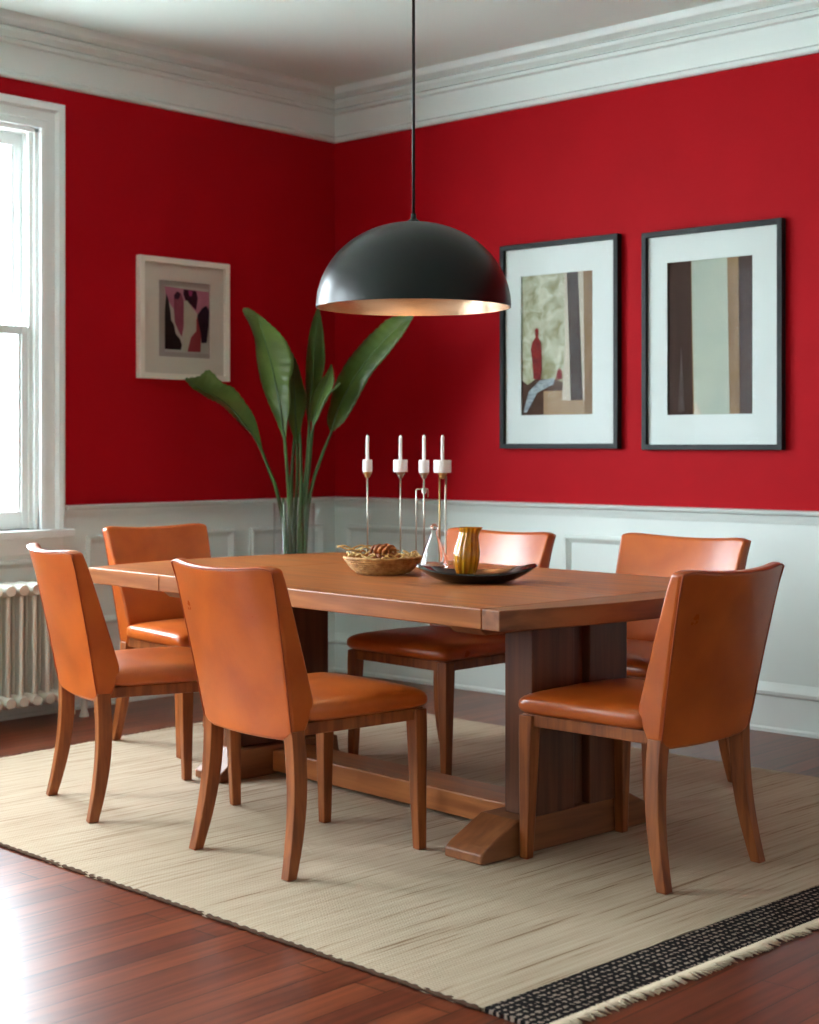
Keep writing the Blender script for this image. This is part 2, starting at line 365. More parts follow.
# ---------------------------------------------------------------- rug
def rug():
    q = [(0.80, -3.235), (3.845, -3.35), (3.99, -.78), (.70, -.70)]        # near-left, near-right, far-right, far-left of the jute field
    cx, cy = 2.3, -2.0; root = empty('area_rug', (cx, cy, 0), math.radians(-2.2)); rot = Matrix.Rotation(math.radians(2.2), 2)
    tag(root, 'large beige jute rug with dark striped border under the dining table', 'rug')
    q = [rot @ Vector((x-cx, y-cy)) for x, y in q]
    random.seed(3); m = MB(); nx, ny = 90, 76; top = []
    for i in range(nx+1):
        row = []
        for j in range(ny+1):
            u, v = i/nx, j/ny; p = (q[0]*(1-u)+q[1]*u)*(1-v)+(q[3]*(1-u)+q[2]*u)*v
            e = .004 if i in (0, nx) or j in (0, ny) else 0
            row.append((p.x+random.uniform(-e, e), p.y+random.uniform(-e, e), .012-(.002 if e else 0)+random.uniform(0, .0006)))
        top.append(row)
    V = [[m.bm.verts.new(p) for p in r] for r in top]
    for i in range(nx):
        for j in range(ny): m.bm.faces.new((V[i][j], V[i+1][j], V[i+1][j+1], V[i][j+1]))
    peri = [V[i][0] for i in range(nx)]+[V[nx][j] for j in range(ny)]+[V[i][ny] for i in range(nx, 0, -1)]+[V[0][j] for j in range(ny, 0, -1)]
    low = [m.bm.verts.new((v.co.x, v.co.y, .001)) for v in peri]
    for k in range(len(peri)): m.bm.faces.new((peri[k], low[k], low[(k+1) % len(peri)], peri[(k+1) % len(peri)]))
    m.build('jute_field', M['rug'], root, smooth=60)
    # bound edge along the near long side and the far left side
    m = MB()
    for a, b in ((q[0], q[1]), (q[0], q[3])):
        n = 260; pts = [a.lerp(b, k/n) for k in range(n+1)]
        m.tube([(p.x+random.uniform(-.002, .002), p.y+random.uniform(-.002, .002), .006+.0006*math.sin(k*2.1)) for k, p in enumerate(pts)], [.0052+.0007*math.sin(k*2.1) for k in range(n+1)], 6)
    m.build('edge_binding', M['rugedge'], root, smooth=180)
    # dark woven end border on the right
    d = (q[1]-q[0]).normalized(); w = .155; n = 80; m = MB(); rings = []
    for k in range(n+1):
        a = q[1].lerp(q[2], k/n); a = a+d*.002; b = a+d*w
        rings.append([(a.x, a.y, .001), (a.x, a.y, .0105), (a.x+d.x*w*.5, a.y+d.y*w*.5, .0115), (b.x, b.y, .0095), (b.x, b.y, .001)])
    m.rings(rings).build('dark_border', M['rugdark'], root, smooth=50)
    m = MB(); n = 430
    for k in range(n):
        a = q[1].lerp(q[2], (k+random.uniform(-.3, .3)+.5)/n)+d*(w+.001); L = random.uniform(.028, .048); sl = random.uniform(-.012, .012)
        m.tube([(a.x, a.y, .007), (a.x+d.x*L*.5, a.y+d.y*L*.5+sl*.4, .0065), (a.x+d.x*L, a.y+d.y*L+sl, .0035)], [.0032, .003, .0016], 5)
    f = m.build('fringe', M['fringe'], root, smooth=180); f['kind'] = 'stuff'
    f['label'] = 'cream knotted fringe'
rug()

# ---------------------------------------------------------------- dining table
TX, TY, TR = 2.29, -2.02, math.radians(-4.3)
def table():
    root = empty('dining_table', (TX, TY, .0135), TR); tag(root, 'long walnut trestle dining table with curved ends on the jute rug', 'table')
    zt, th = .742, .058
    xl, xr, yn, yf = -1.06, 1.037, -.515, .70
    def end(side, y):      # bowed ends
        t = (y-(yn+yf)/2)/((yf-yn)/2); return (xr+.085*(1-t*t)) if side > 0 else (xl-.1*(1-t*t))
    sl, sr = -.60, .968
    ys = [yn+(yf-yn)*k/24 for k in range(25)]
    m = MB().prism([(sl+.0008, yn), (sr-.0008, yn), (sr-.0008, yf), (sl+.0008, yf)], 'z', zt-th, zt)
    m.build('tabletop', M['tablex'], root, bevel=.004, seg=3)
    m = MB().prism([(sr+.0008, yn)]+[(end(1, y), y) for y in ys]+[(sr+.0008, yf)], 'z', zt-th, zt)
    m.build('end_board', M['tabley'], root, bevel=.004, seg=3)
    m = MB().prism([(sl-.0008, yf)]+[(end(-1, y), y) for y in ys[::-1]]+[(sl-.0008, yn)], 'z', zt-th, zt)
    m.build('end_board', M['tablex'], root, bevel=.004, seg=3)
    for xc, xf, f0, f1 in ((-.61, -.585, -.32, .26), (.83, .80, -.42, .40)):
        # pair of posts with a recessed board between them
        for (a, b) in ((-.218, -.030), (.040, .218)):
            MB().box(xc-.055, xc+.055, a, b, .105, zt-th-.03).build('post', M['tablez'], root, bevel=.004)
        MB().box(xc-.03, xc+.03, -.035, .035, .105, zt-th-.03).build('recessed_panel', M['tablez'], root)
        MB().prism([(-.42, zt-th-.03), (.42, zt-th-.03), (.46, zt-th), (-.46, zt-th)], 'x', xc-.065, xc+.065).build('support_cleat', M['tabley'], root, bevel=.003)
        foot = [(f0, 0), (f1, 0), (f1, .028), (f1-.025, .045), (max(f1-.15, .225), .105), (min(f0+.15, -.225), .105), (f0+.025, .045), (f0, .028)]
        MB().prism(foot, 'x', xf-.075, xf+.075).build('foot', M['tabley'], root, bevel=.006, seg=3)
    MB().box(-.51, .724, -.085, .085, .012, .088).build('stretcher', M['tablex'], root, bevel=.005)
table()

# ---------------------------------------------------------------- chairs
def make_chair(label, group, wk=1.0):
    root = empty('dining_chair'); tag(root, label, 'chair', group)
    W = wk
    # seat cushion: rounded slab with a crowned top, trapezoid plan
    m = MB(); rings = []; na, nb = 48, 16
    for j in range(nb+1):
        ph = -PI/2+PI*j/nb; cz = abs(math.cos(ph))**.28; sz = math.copysign(abs(math.sin(ph))**.6, math.sin(ph)) if j not in (0, nb) else (-1 if j == 0 else 1)
        if j in (0, nb): cz = .0
        ring = []
        for i in range(na):
            th = 2*PI*i/na; c, s = math.cos(th), math.sin(th); e = .16
            x = math.copysign(abs(c)**e, c); y = math.copysign(abs(s)**e, s)
            k = cz; xx = x*k; yy = y*k
            half = (.226+.022*(yy*.5+.5))*W
            crown = .016*(1-min(1, abs(xx))**2)*(1-min(1, abs(yy))**2) if sz > 0 else 0
            z = .446+sz*.034+crown
            if yy > .6 and sz > -.2: z -= .007*((yy-.6)/.4)**2
            ring.append((xx*half, .050+yy*.228, z))
        rings.append(ring)
    # inner ring of the top so that the crown is a smooth dome
    def cap(k, top):
        ring = []
        for i in range(na):
            th = 2*PI*i/na; c, s = math.cos(th), math.sin(th); x = math.copysign(abs(c)**.16, c)*k; y = math.copysign(abs(s)**.16, s)*k
            half = (.226+.022*(y*.5+.5))*W
            z = (.480+.016*(1-x*x)*(1-y*y)-(.007*max(0, (y-.6)/.4)**2)) if top else .412
            ring.append((x*half, .050+y*.228, z))
        return ring
    rings = [cap(.15, 0), cap(.4, 0)]+rings[1:-1]+[cap(k, 1) for k in (.54, .42, .3, .2, .1, .03)]
    m.rings(rings).build('seat', M['leather'], root, smooth=180)
    # backrest: tapering in thickness, curved in plan
    def rear(u, v):     # v 0 bottom .. 1 top
        z = .372+.494*v - .015*(1-u*u)*v**5; y = -.222-.095*v**1.15 - .048*(1-u*u)*(.2+.8*v)
        hw = (.210+.034*v)*W
        return Vector((u*hw, y, z))
    def thick(v):
        if v < .2: return .046+(.092-.046)*(v/.2)
        return .092-(.092-.038)*((v-.2)/.8)
    def front(u, v):
        p = rear(u, v); t = thick(v)
        yf = p.y+t+.034*(1-u*u)*(.25+.75*v)*.1
        return Vector((p.x, yf, p.z+.002*v))
    nu, nv = 18, 22; m = MB()
    def edge(u, v, p, isrear):     # round the outer corners
        return p
    R = [[m.bm.verts.new(rear(-1+2*i/nu, j/nv)) for i in range(nu+1)] for j in range(nv+1)]
    F = [[m.bm.verts.new(front(-1+2*i/nu, j/nv)) for i in range(nu+1)] for j in range(nv+1)]
    # soften the two top corners
    for G in (R, F):
        for j in range(nv+1):
            for i in range(nu+1):
                v = G[j][i]; u = abs(-1+2*i/nu); t = j/nv
                if t > .9: v.co.z -= .012*((t-.9)/.1)*max(0, (u-.8)/.2)**2
                if t < .12: v.co.z += ((.12-t)/.12)*(.020*max(0, (u-.78)/.22)**2 - .006*(1-u*u))
    f = m.bm.faces.new
    for j in range(nv):
        for i in range(nu):
            f((R[j][i], R[j][i+1], R[j+1][i+1], R[j+1][i])); f((F[j][i], F[j+1][i], F[j+1][i+1], F[j][i+1]))
        f((R[j][0], R[j+1][0], F[j+1][0], F[j][0])); f((R[j][nu], F[j][nu], F[j+1][nu], R[j+1][nu]))
    for i in range(nu):
        f((R[0][i], F[0][i], F[0][i+1], R[0][i+1])); f((R[nv][i], R[nv][i+1], F[nv][i+1], F[nv][i]))
    rp = [R[j][0].co.copy() for j in range(nv+1)]+[R[nv][i].co.copy() for i in range(1, nu)]+[R[j][nu].co.copy() for j in range(nv, -1, -1)]
    br_ = m.build('backrest', M['leather'], root, smooth=60, bevel=.011, seg=4)
    pip = MB().tube([(p.x*.985, p.y-.0005, p.z-.004 if p.z > .8 else p.z) for p in rp], .0026, 6)
    pip.build('piping', M['piping'], br_, smooth=180)
    # seat frame
    m = MB(); hw = .212*W
    m.box(-hw-.014, hw+.014, .232, .257, .383, .418); m.box(-.178*W, .178*W, -.215, -.19, .383, .418)
    for s in (-1, 1):
        m.prism([(s*(.178*W), -.19), (s*(.204*W), -.19), (s*(hw+.014), .232), (s*(hw-.012), .232)][::s], 'z', .383, .418)
    m.build('seat_frame', M['chairwood'], root, bevel=.003)
    # legs
    def leg(sec):      # sec: list of (cx, cy, z, hx, hy)
        MB().rings([[(cx-hx, cy-hy, z), (cx+hx, cy-hy, z), (cx+hx, cy+hy, z), (cx-hx, cy+hy, z)] for cx, cy, z, hx, hy in sec]).build('leg', M['chairwood'], root, bevel=.003, smooth=30)
    for s in (-1, 1):
        leg([(s*.214*W, .238, .415, .023, .023), (s*.215*W, .24, .36, .0225, .0225), (s*.218*W, .243, .15, .018, .018), (s*.221*W, .246, 0, .0145, .015)])
        pts = []
        for k in range(13):
            t = k/12; z = .40*(1-t)
            y = -.202-.006*t-.036*t**2+.010*math.sin(PI*t)
            pts.append((s*(.191+.032*t)*W, y, z, .0215-.005*t, .0225-.0065*t+.003*math.sin(PI*t)))
        leg(pts)
    return root
RZ = .0135
G1 = 'cognac leather chairs around the dining table'
chair = make_chair('cognac leather dining chair at the front, back turned, left of centre', G1)
def put(o, x, y, deg, s, label):
    o.location = (x, y, RZ); o.rotation_euler = (0, 0, math.radians(deg)); o.scale = (s, s, s); o['label'] = label
put(chair, 2.632, -2.706, -5, 1.0, 'cognac leather dining chair seen from behind at centre front, its curved back to the viewer')
def another(x, y, deg, s, label, wk=1.0):
    c = copy_tree(chair) if wk == 1.0 else make_chair('', G1, wk)
    put(c, x, y, deg, s, label); return c
another(1.755, -2.64, -18, 1.0, 'cognac leather chair at far left front, back to the viewer, nearest the radiator')
another(1.08, -1.855, -96.5, 1.0, 'cognac leather chair at the table end, facing the viewer, below the small cream-framed picture')
another(3.428, -2.141, 87, 1.0, 'cognac leather chair at the right table end, its side and back to the viewer')
another(2.06, -1.44, 176, 1.0, 'cognac leather chair tucked behind the table, its top showing beside the amber vase', 1.14)
another(2.81, -1.28, 177, 1.0, 'cognac leather chair behind the table at right, against the white panelling', 1.14)

# ---------------------------------------------------------------- pendant lamp
def pendant():
    x, y, zr, R, H = 2.366, -1.954, 1.677, .334, .292
    root = empty('pendant_lamp', (x, y, zr)); tag(root, 'large black dome pendant lamp hanging over the dining table', 'lamp')
    out = [(R*math.sin(PI/2*(1-k/28))**.96 if k < 28 else 0.012, H*math.sin(PI/2*k/28)) for k in range(29)]
    sh_ = MB().lathe(out+[(.012, H-.004)]+[(max(.012, r-.004), z-.003) for r, z in out[::-1][1:-1]]+[(R-.004, 0)], 96, closed=True).build('lamp_shade', M['black'], root, smooth=50)
    inn = [(max(.012, r-.0045), z-.0035 if z > .01 else z+.0005) for r, z in out]
    s = MB().lathe(inn+[(max(.010, r-.0015), z-.0015) for r, z in inn[::-1]], 96, closed=True).build('inner_liner', M['liner'], sh_, smooth=50); s['label'] = 'champagne metal inside'
    MB().lathe([(.0, H-.006), (.022, H-.004), (.022, H+.004), (.010, H+.012), (.008, H+.03), (0, H+.03)], 24).build('cap', M['black'], root, smooth=50)
    MB().tube([(0, 0, H+.02), (0, 0, CZ-zr-.02)], .0055, 12).build('rod', M['rod'], root, smooth=180)
    MB().lathe([(.0, CZ-zr-.045), (.05, CZ-zr-.042), (.062, CZ-zr-.03), (.065, CZ-zr), (0, CZ-zr)], 32).build('ceiling_canopy', M['black'], root, smooth=50)
    so_ = MB().lathe([(0, .15), (.02, .152), (.021, .24), (.014, H-.01), (0, H-.01)], 24).build('socket', M['black'], root, smooth=50)
    bulb = mat('warm_bulb', (1, .8, .6, 1), .3, emit=(1, .62, .32, 1), es=22)
    b = MB().lathe([(0, .068), (.015, .07), (.027, .082), (.032, .1), (.028, .12), (.016, .14), (.013, .155), (0, .155)], 24).build('bulb', bulb, so_, smooth=180)
    l = bpy.data.lights.new('bulb_light', 'POINT'); l.energy = 5; l.color = (1, .7, .42); l.shadow_soft_size = .033
    lo = bpy.data.objects.new('bulb_light', l); COL.objects.link(lo); lo.location = (x, y, zr+.1)
pendant()

# ---------------------------------------------------------------- framed pictures
def flat(name, polys, mats, parent, tr):
    """a printed sheet: colour areas as thin stacked sheets; polys (material index, [(a, z)...]), order = stacking"""
    m = MB()
    for k, (mi, pts) in enumerate(polys):
        d0 = .0004*k; d1 = .0004*(k+1)
        r0 = [tr(a, z, d0) for a, z in pts]; r1 = [tr(a, z, d1) for a, z in pts]
        m.rings([r0, r1], mi=mi)
    return m.build(name, mats, parent)
def frame_parts(root, w, h, fw, fd, tr, fm, mm, glass, aper, matd):
    """moulding, mat board with an aperture, glass; tr(a, z, out) in the root's space"""
    prof = [(0, 0), (0, fd), (fw, fd), (fw, matd), (fw, 0)]
    m = MB(); rings = []
    for sa, sz in ((-1, -1), (1, -1), (1, 1), (-1, 1)):
        rings.append([tr(sa*(w/2-i), sz*(h/2-i), o) for i, o in prof])
    m.loop_rings(rings); m.build('frame_moulding', fm, root, bevel=.0015)
    a0, a1, z0, z1 = aper; W, H = w/2-fw+.001, h/2-fw+.001
    m = MB(); rings = []
    for (oa, oz), (ia, iz) in (((-W, -H), (a0, z0)), ((W, -H), (a1, z0)), ((W, H), (a1, z1)), ((-W, H), (a0, z1))):
        rings.append([tr(oa, oz, matd-.006), tr(oa, oz, matd), tr(ia, iz, matd), tr(ia, iz, matd-.006)])
    m.loop_rings(rings); m.build('mat_board', mm, root)
    if glass:
        m = MB(); r = [[tr(a, z, d) for a, z in ((-W, -H), (W, -H), (W, H), (-W, H))] for d in (matd+.004, matd+.006)]
        m.rings(r); m.build('glazing', M['glazing'], root)
def cm(n, r, g, b, r2=None, sc_=10, st=(1, 1, 1), ds=1.5): return mat(n, S(r*.9, g*.9, b*.9), .8, spec=.2, col2=S(*[q*.9 for q in (r2 or (r, g, b))]), scale=sc_, stretch=st, dist=ds)
AP = [cm('print_sage', 186, 196, 178, (176, 188, 172), 4), cm('print_brown', 74, 54, 46, (62, 46, 40), 3, (3, 3, .4)), cm('print_tan', 150, 122, 90, (134, 106, 76), 4, (3, 3, .5)),
      cm('print_tree_reflection', 214, 218, 196, (150, 150, 112), 14, ds=1), cm('print_figure_red', 158, 52, 46, (120, 44, 48), 12), cm('print_pale_blue', 178, 192, 200, (120, 130, 136), 20, (1, 1, 3)),  # mottled pale olive sheet: trees reflected in the glass, painted into the print
      cm('print_sand', 176, 148, 116, (164, 136, 106), 5), cm('print_cream', 214, 204, 184, (204, 196, 176), 6, (3, 3, .5)), cm('print_umber', 96, 70, 56, (78, 56, 46), 6), cm('print_sheen', 104, 92, 90, (84, 70, 66), 5)]  # last, warm grey: faint sheen on the glass, painted as a colour area
def back_frame(x0, x1, z0, z1, label, aper, polys):
    cx, cz = (x0+x1)/2, (z0+z1)/2; root = empty('framed_print', (cx, 0, cz)); tag(root, label, 'picture')
    tr = lambda a, z, o: (a, -o-.001, z)
    frame_parts(root, x1-x0, z1-z0, .024, .036, tr, M['frameblack'], M['mat'], True, (aper[0]-cx, aper[1]-cx, aper[2]-cz, aper[3]-cz), .016)
    A0, A1, B0, B1 = aper
    P2 = [(mi, [((A0+u*(A1-A0))-cx, (B0+v*(B1-B0))-cz) for u, v in pts]) for mi, pts in polys]
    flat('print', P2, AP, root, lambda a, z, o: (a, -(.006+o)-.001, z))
R_ = lambda u0, u1, v0, v1: [(u0, v0), (u1, v0), (u1, v1), (u0, v1)]
back_frame(1.994, 2.697, 1.187, 2.16, 'black-framed vertical stripe print at right on the back wall, brown and sage bands', (2.118, 2.547, 1.342, 2.018),
    [(0, R_(-.02, 1.02, -.02, 1.02)), (1, [(-.02, -.02), (.30, -.02), (.285, .5), (.275, 1.02), (-.02, 1.02)]), (2, [(.30, 0), (.315, 0), (.29, .6), (.28, 1.02), (.272, 1.02), (.285, .5)]), (2, [(.73, -.02), (.85, -.02), (.83, 1.02), (.70, 1.02)]), (1, [(.845, -.02), (1.02, -.02), (1.02, 1.02), (.83, 1.02)]),
     (9, [(.12, .02), (.2, .02), (.175, .3), (.16, .45), (.15, .3)]), (7, [(.31, 0), (.40, 0), (.37, .05), (.33, .09)])])
fig = [(.17, .26), (.27, .25), (.29, .33), (.285, .45), (.27, .52), (.235, .56), (.245, .59), (.24, .615), (.215, .625), (.19, .61), (.19, .585), (.2, .56), (.15, .52), (.13, .47), (.15, .40)]
back_frame(1.172, 1.864, 1.192, 2.172, 'black-framed print nearest the lamp, small red figure before brown posts and painted tree reflection', (1.289, 1.711, 1.352, 2.018),
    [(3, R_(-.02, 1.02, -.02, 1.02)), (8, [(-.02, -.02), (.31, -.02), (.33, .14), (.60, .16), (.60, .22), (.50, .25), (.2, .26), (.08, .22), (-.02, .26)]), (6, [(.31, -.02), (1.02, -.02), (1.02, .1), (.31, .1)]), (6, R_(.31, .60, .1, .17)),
     (5, [(.02, .02), (.07, .02), (.22, .16), (.46, .22), (.46, .26), (.26, .25), (.1, .17)]), (7, [(.57, .1), (.69, .1), (.68, .5), (.64, 1.02), (.60, 1.02), (.61, .5)]), (1, [(.69, .1), (.86, .1), (.84, .35), (.79, 1.02), (.635, 1.02), (.67, .5)]),
     (7, [(.86, .1), (.9, .1), (.87, 1.02), (.79, 1.02), (.84, .4)]), (2, [(.885, -.02), (1.02, -.02), (1.02, 1.02), (.865, 1.02)]), (4, fig), (4, [(.49, .25), (.58, .25), (.57, .31), (.53, .33), (.5, .30)])])
# small white-framed picture on the left wall
AL = [cm('print_paper', 196, 186, 172, (190, 178, 164), 5), cm('print_rose', 192, 122, 142, (182, 110, 130), 6), cm('print_black', 44, 26, 26, (36, 22, 22), 6), cm('print_cream_shape', 196, 188, 166, (188, 178, 156), 6),
      cm('print_plum', 70, 24, 50, (56, 20, 40), 9), cm('print_brick', 166, 62, 66, (156, 56, 60), 8), cm('print_navy', 50, 32, 52, (44, 28, 46), 8), cm('print_mauve', 152, 72, 90, (140, 62, 80), 8), cm('print_magenta', 176, 62, 122, (160, 56, 110), 8), cm('print_border', 176, 160, 150)]
def left_picture():
    y0, y1, z0, z1 = -1.325, -.768, 1.527, 2.112; cy, cz = (y0+y1)/2, (z0+z1)/2
    root = empty('framed_print', (0, cy, cz)); tag(root, 'small cream-framed abstract print in pink and black on the left wall', 'picture')
    tr = lambda a, z, o: (o+.001, a, z)
    ap = (-1.20-cy, -.88-cy, 1.637-cz, 2.004-cz)
    frame_parts(root, y1-y0, z1-z0, .028, .034, tr, M['framewhite'], M['matcream'], True, ap, .016)
    def uv(pts): return [(-1.158-cy+u*.275, 1.66-cz+v*.322) for u, v in pts]
    polys = [(9, [(ap[0]-.004, ap[2]-.004), (ap[1]+.004, ap[2]-.004), (ap[1]+.004, ap[3]+.004), (ap[0]-.004, ap[3]+.004)])]
    polys += [(mi, uv(p)) for mi, p in [(0, R_(0, 1, 0, 1)), (1, [(0, .98), (1, .95), (1, .55), (.8, .5), (.72, .62), (.6, .7), (.3, .55), (.12, .72), (.02, .85)]),
        (2, [(0, .04), (.36, .04), (.38, .12), (.34, .2), (.24, .28), (.2, .42), (.14, .48), (.12, .62), (.08, .78), (.03, .88), (0, .6)]),
        (7, [(.2, .86), (.26, .92), (.36, .9), (.42, .78), (.42, .4), (.38, .24), (.32, .3), (.22, .45), (.2, .65)]), (4, [(.2, .85), (.28, .92), (.35, .88), (.3, .8), (.22, .8)]),
        (4, [(.42, .96), (.7, .95), (.74, .84), (.7, .66), (.6, .72), (.46, .8), (.41, .88)]), (8, [(.52, .95), (.62, .94), (.6, .86), (.54, .87)]),
        (5, [(.5, .02), (.8, .02), (.82, .4), (.72, .56), (.66, .4), (.52, .2)]), (3, [(.42, .78), (.5, .79), (.62, .68), (.70, .5), (.7, .34), (.58, .24), (.5, .02), (.4, .02), (.44, .3), (.42, .55)]),
        (6, [(.82, .16), (.94, .17), (.98, .4), (1, .66), (.93, .74), (.84, .7), (.72, .58), (.76, .42), (.8, .32)])]]
    flat('print', polys, AL, root, lambda a, z, o: (.007+o, a, z))
left_picture()

# ---------------------------------------------------------------- things on the table
ZT = .0135+.742
def candlestick(px_, D, block, kind, label):
    b = P(px_, 560, D); b.z = ZT; root = empty('candlestick', b); tag(root, label, 'candlestick', 'tall candlesticks on the table'); z = lambda t: t-ZT
    m = MB().lathe([(0, 0), (.036, 0), (.036, .004), (.012, .008), (.006, .014), (0, .014)], 28); m.build('base', M['steel'], root, smooth=40)
    if kind < 2: MB().tube([(0, 0, .01), (0, 0, z(1.085))], .0035 if kind == 0 else .003, 10).build('stem', M['steel'], root, smooth=180)
    elif kind == 2:
        MB().tube([(0, 0, .01), (0, 0, z(1.1))], .0032, 10).build('stem', M['steel'], root, smooth=180)
        v = RV*-.03
        MB().tube([(v.x, v.y, .008), (v.x, v.y, z(1.035)), (v.x*.9, v.y*.9, z(1.04)), (v.x*-.5, v.y*-.5, z(1.04)), (v.x*-.5, v.y*-.5, z(1.01))], .0026, 8).build('side_rod', M['steel'], root, smooth=180)
        MB().lathe([(0, 0), (.02, 0), (.02, .004), (0, .006)], 20, (v.x, v.y, 0)).build('side_base', M['steel'], root, smooth=40)
        MB().lathe([(.004, -.012), (.009, -.01), (.009, .008), (.004, .01)], 16, (0, 0, z(1.035)), closed=True).build('clamp', M['steel'], root, smooth=40)
    else:
        v = RV*.011
        MB().tube([(-v.x, -v.y, .01), (-v.x, -v.y, z(1.09))], .0034, 10).build('stem', M['brass'], root, smooth=180)
        MB().tube([(v.x*1.2, v.y*1.2, z(1.09)), (v.x, v.y, z(.95)), (v.x*1.1, v.y*1.1, z(.80)), (v.x*.6, v.y*.6, z(.775)), (0, 0, z(.765))], .0038, 10).build('stem', M['steel'], root, smooth=180)
    MB().lathe([(0, z(1.078)), (.006, z(1.08)), (.011, z(1.086)), (.011, z(1.091)), (.016, z(1.096)), (.018, z(1.102)), (0, z(1.103))], 24).build('holder', M['brass'] if kind in (0, 3) else M['steel'], root, smooth=40)
    bw = block
    c = empty('pillar_candle', b+Vector((0, 0, z(1.103)))); tag(c, 'white candle on the '+label, 'candle', 'white candles on the candlesticks')
    MB().lathe([(0, 0), (bw*.96, 0), (bw, .003), (bw, .044), (bw*.95, .048), (.006, .048), (0, .048)], 32).build('wax_block', M['wax'], c, smooth=40)
    tp_ = MB().lathe([(.0065, .046), (.006, .135), (.0035, .142), (0, .143)], 16).build('taper', M['wax'], c, smooth=60)
    MB().tube([(0, 0, .14), (.0005, 0, .148)], .0007, 5).build('wick', M['rod'], tp_)
candlestick(367.5, 6.10, .019, 0, 'leftmost brass-stemmed candlestick behind the basket')
candlestick(400.5, 6.05, .028, 1, 'second slender nickel candlestick from the left')
candlestick(424.0, 5.92, .020, 2, 'third candlestick with a bracketed side rod')
candlestick(442.5, 5.90, .034, 3, 'rightmost double-stemmed candlestick beside the amber vase')

def dish():
    c = P(476, 578, 5.12); c.z = ZT; root = empty('serving_dish', c, YAW+math.radians(2)); tag(root, 'shallow glossy black boat-shaped dish on the table', 'dish')
    def body(o, t, zb):
        rs = []
        for k in range(10):
            q = k/9; L = .075+(.203-.075)*q**.75; Wd = .05+(.11-.05)*q**.7; z = zb+.030*q**1.3
            rs.append([((L-o)*math.copysign(abs(math.cos(a))**.85, math.cos(a)), (Wd-o)*math.copysign(abs(math.sin(a))**.9, math.sin(a)), z+.026*q**1.5*abs(math.cos(a))**2.2) for a in [2*PI*j/64 for j in range(64)]])
        return rs
    o = body(0, 0, 0); i = body(.004, 0, .005); m = MB(); m.rings(o+[[(p[0], p[1], p[2]) for p in i[-1]]], cap=False); m.bm.faces.new([m.bm.verts.new(p) for p in o[0]]); bmesh.ops.remove_doubles(m.bm, verts=m.bm.verts, dist=1e-5)
    m.build('bowl', M['bowl'], root, smooth=60)
    m = MB(); m.rings(i[::-1], cap=False); m.bm.faces.new([m.bm.verts.new(p) for p in i[0]]); bmesh.ops.remove_doubles(m.bm, verts=m.bm.verts, dist=1e-5); m.build('glazed_inside', M['bowlin'], root, smooth=60)
dish()
def vase():
    c = P(466, 573, 5.14); c.z = ZT+.008; root = empty('amber_vase', c, .3); tag(root, 'ribbed amber glass pitcher vase standing in the black dish', 'vase')
    pr = [(.0, 0), (.020, 0), (.028, .012), (.036, .035), (.041, .062), (.042, .09), (.037, .118), (.031, .142), (.030, .158), (.034, .172)]
    m = MB(); seg = 72; rs = []
    def ring(r, z, inn=0):
        t = z/.172; off = RV*(.012*t*t); out = []
        for k in range(seg):
            a = 2*PI*k/seg; rr = r*(1+(0 if inn else .045*math.cos(a*14))); lip = .010*max(0, t-.8)/.2*max(0, math.cos(a-.2))**3
            out.append((off.x+(rr+lip)*math.cos(a), off.y+(rr+lip)*math.sin(a), z))
        return out
    rs = [ring(max(r, .002), z) for r, z in pr]+[ring(max(r-.004, .002), max(z, .006), 1) for r, z in pr[::-1]]
    m.rings(rs).build('body', M['amber'], root, smooth=60)
vase()
def carafe():
    c = P(434, 565, 5.76); c.z = ZT; root = empty('glass_carafe', c); tag(root, 'small clear conical glass carafe between basket and amber vase', 'carafe')
    pr = [(.001, 0), (.05, 0), (.056, .004), (.05, .03), (.034, .075), (.016, .115), (.013, .13), (.017, .138)]
    MB().lathe(pr+[(max(.001, r-.0022), z+(.004 if z < .01 else 0)) for r, z in pr[::-1]], 48).build('body', M['glass'], root, smooth=50)
    MB().lathe([(.001, .142), (.014, .14), (.016, .150), (.008, .160), (.001, .162)], 24).build('stopper', M['glass'], root, smooth=50)
carafe()
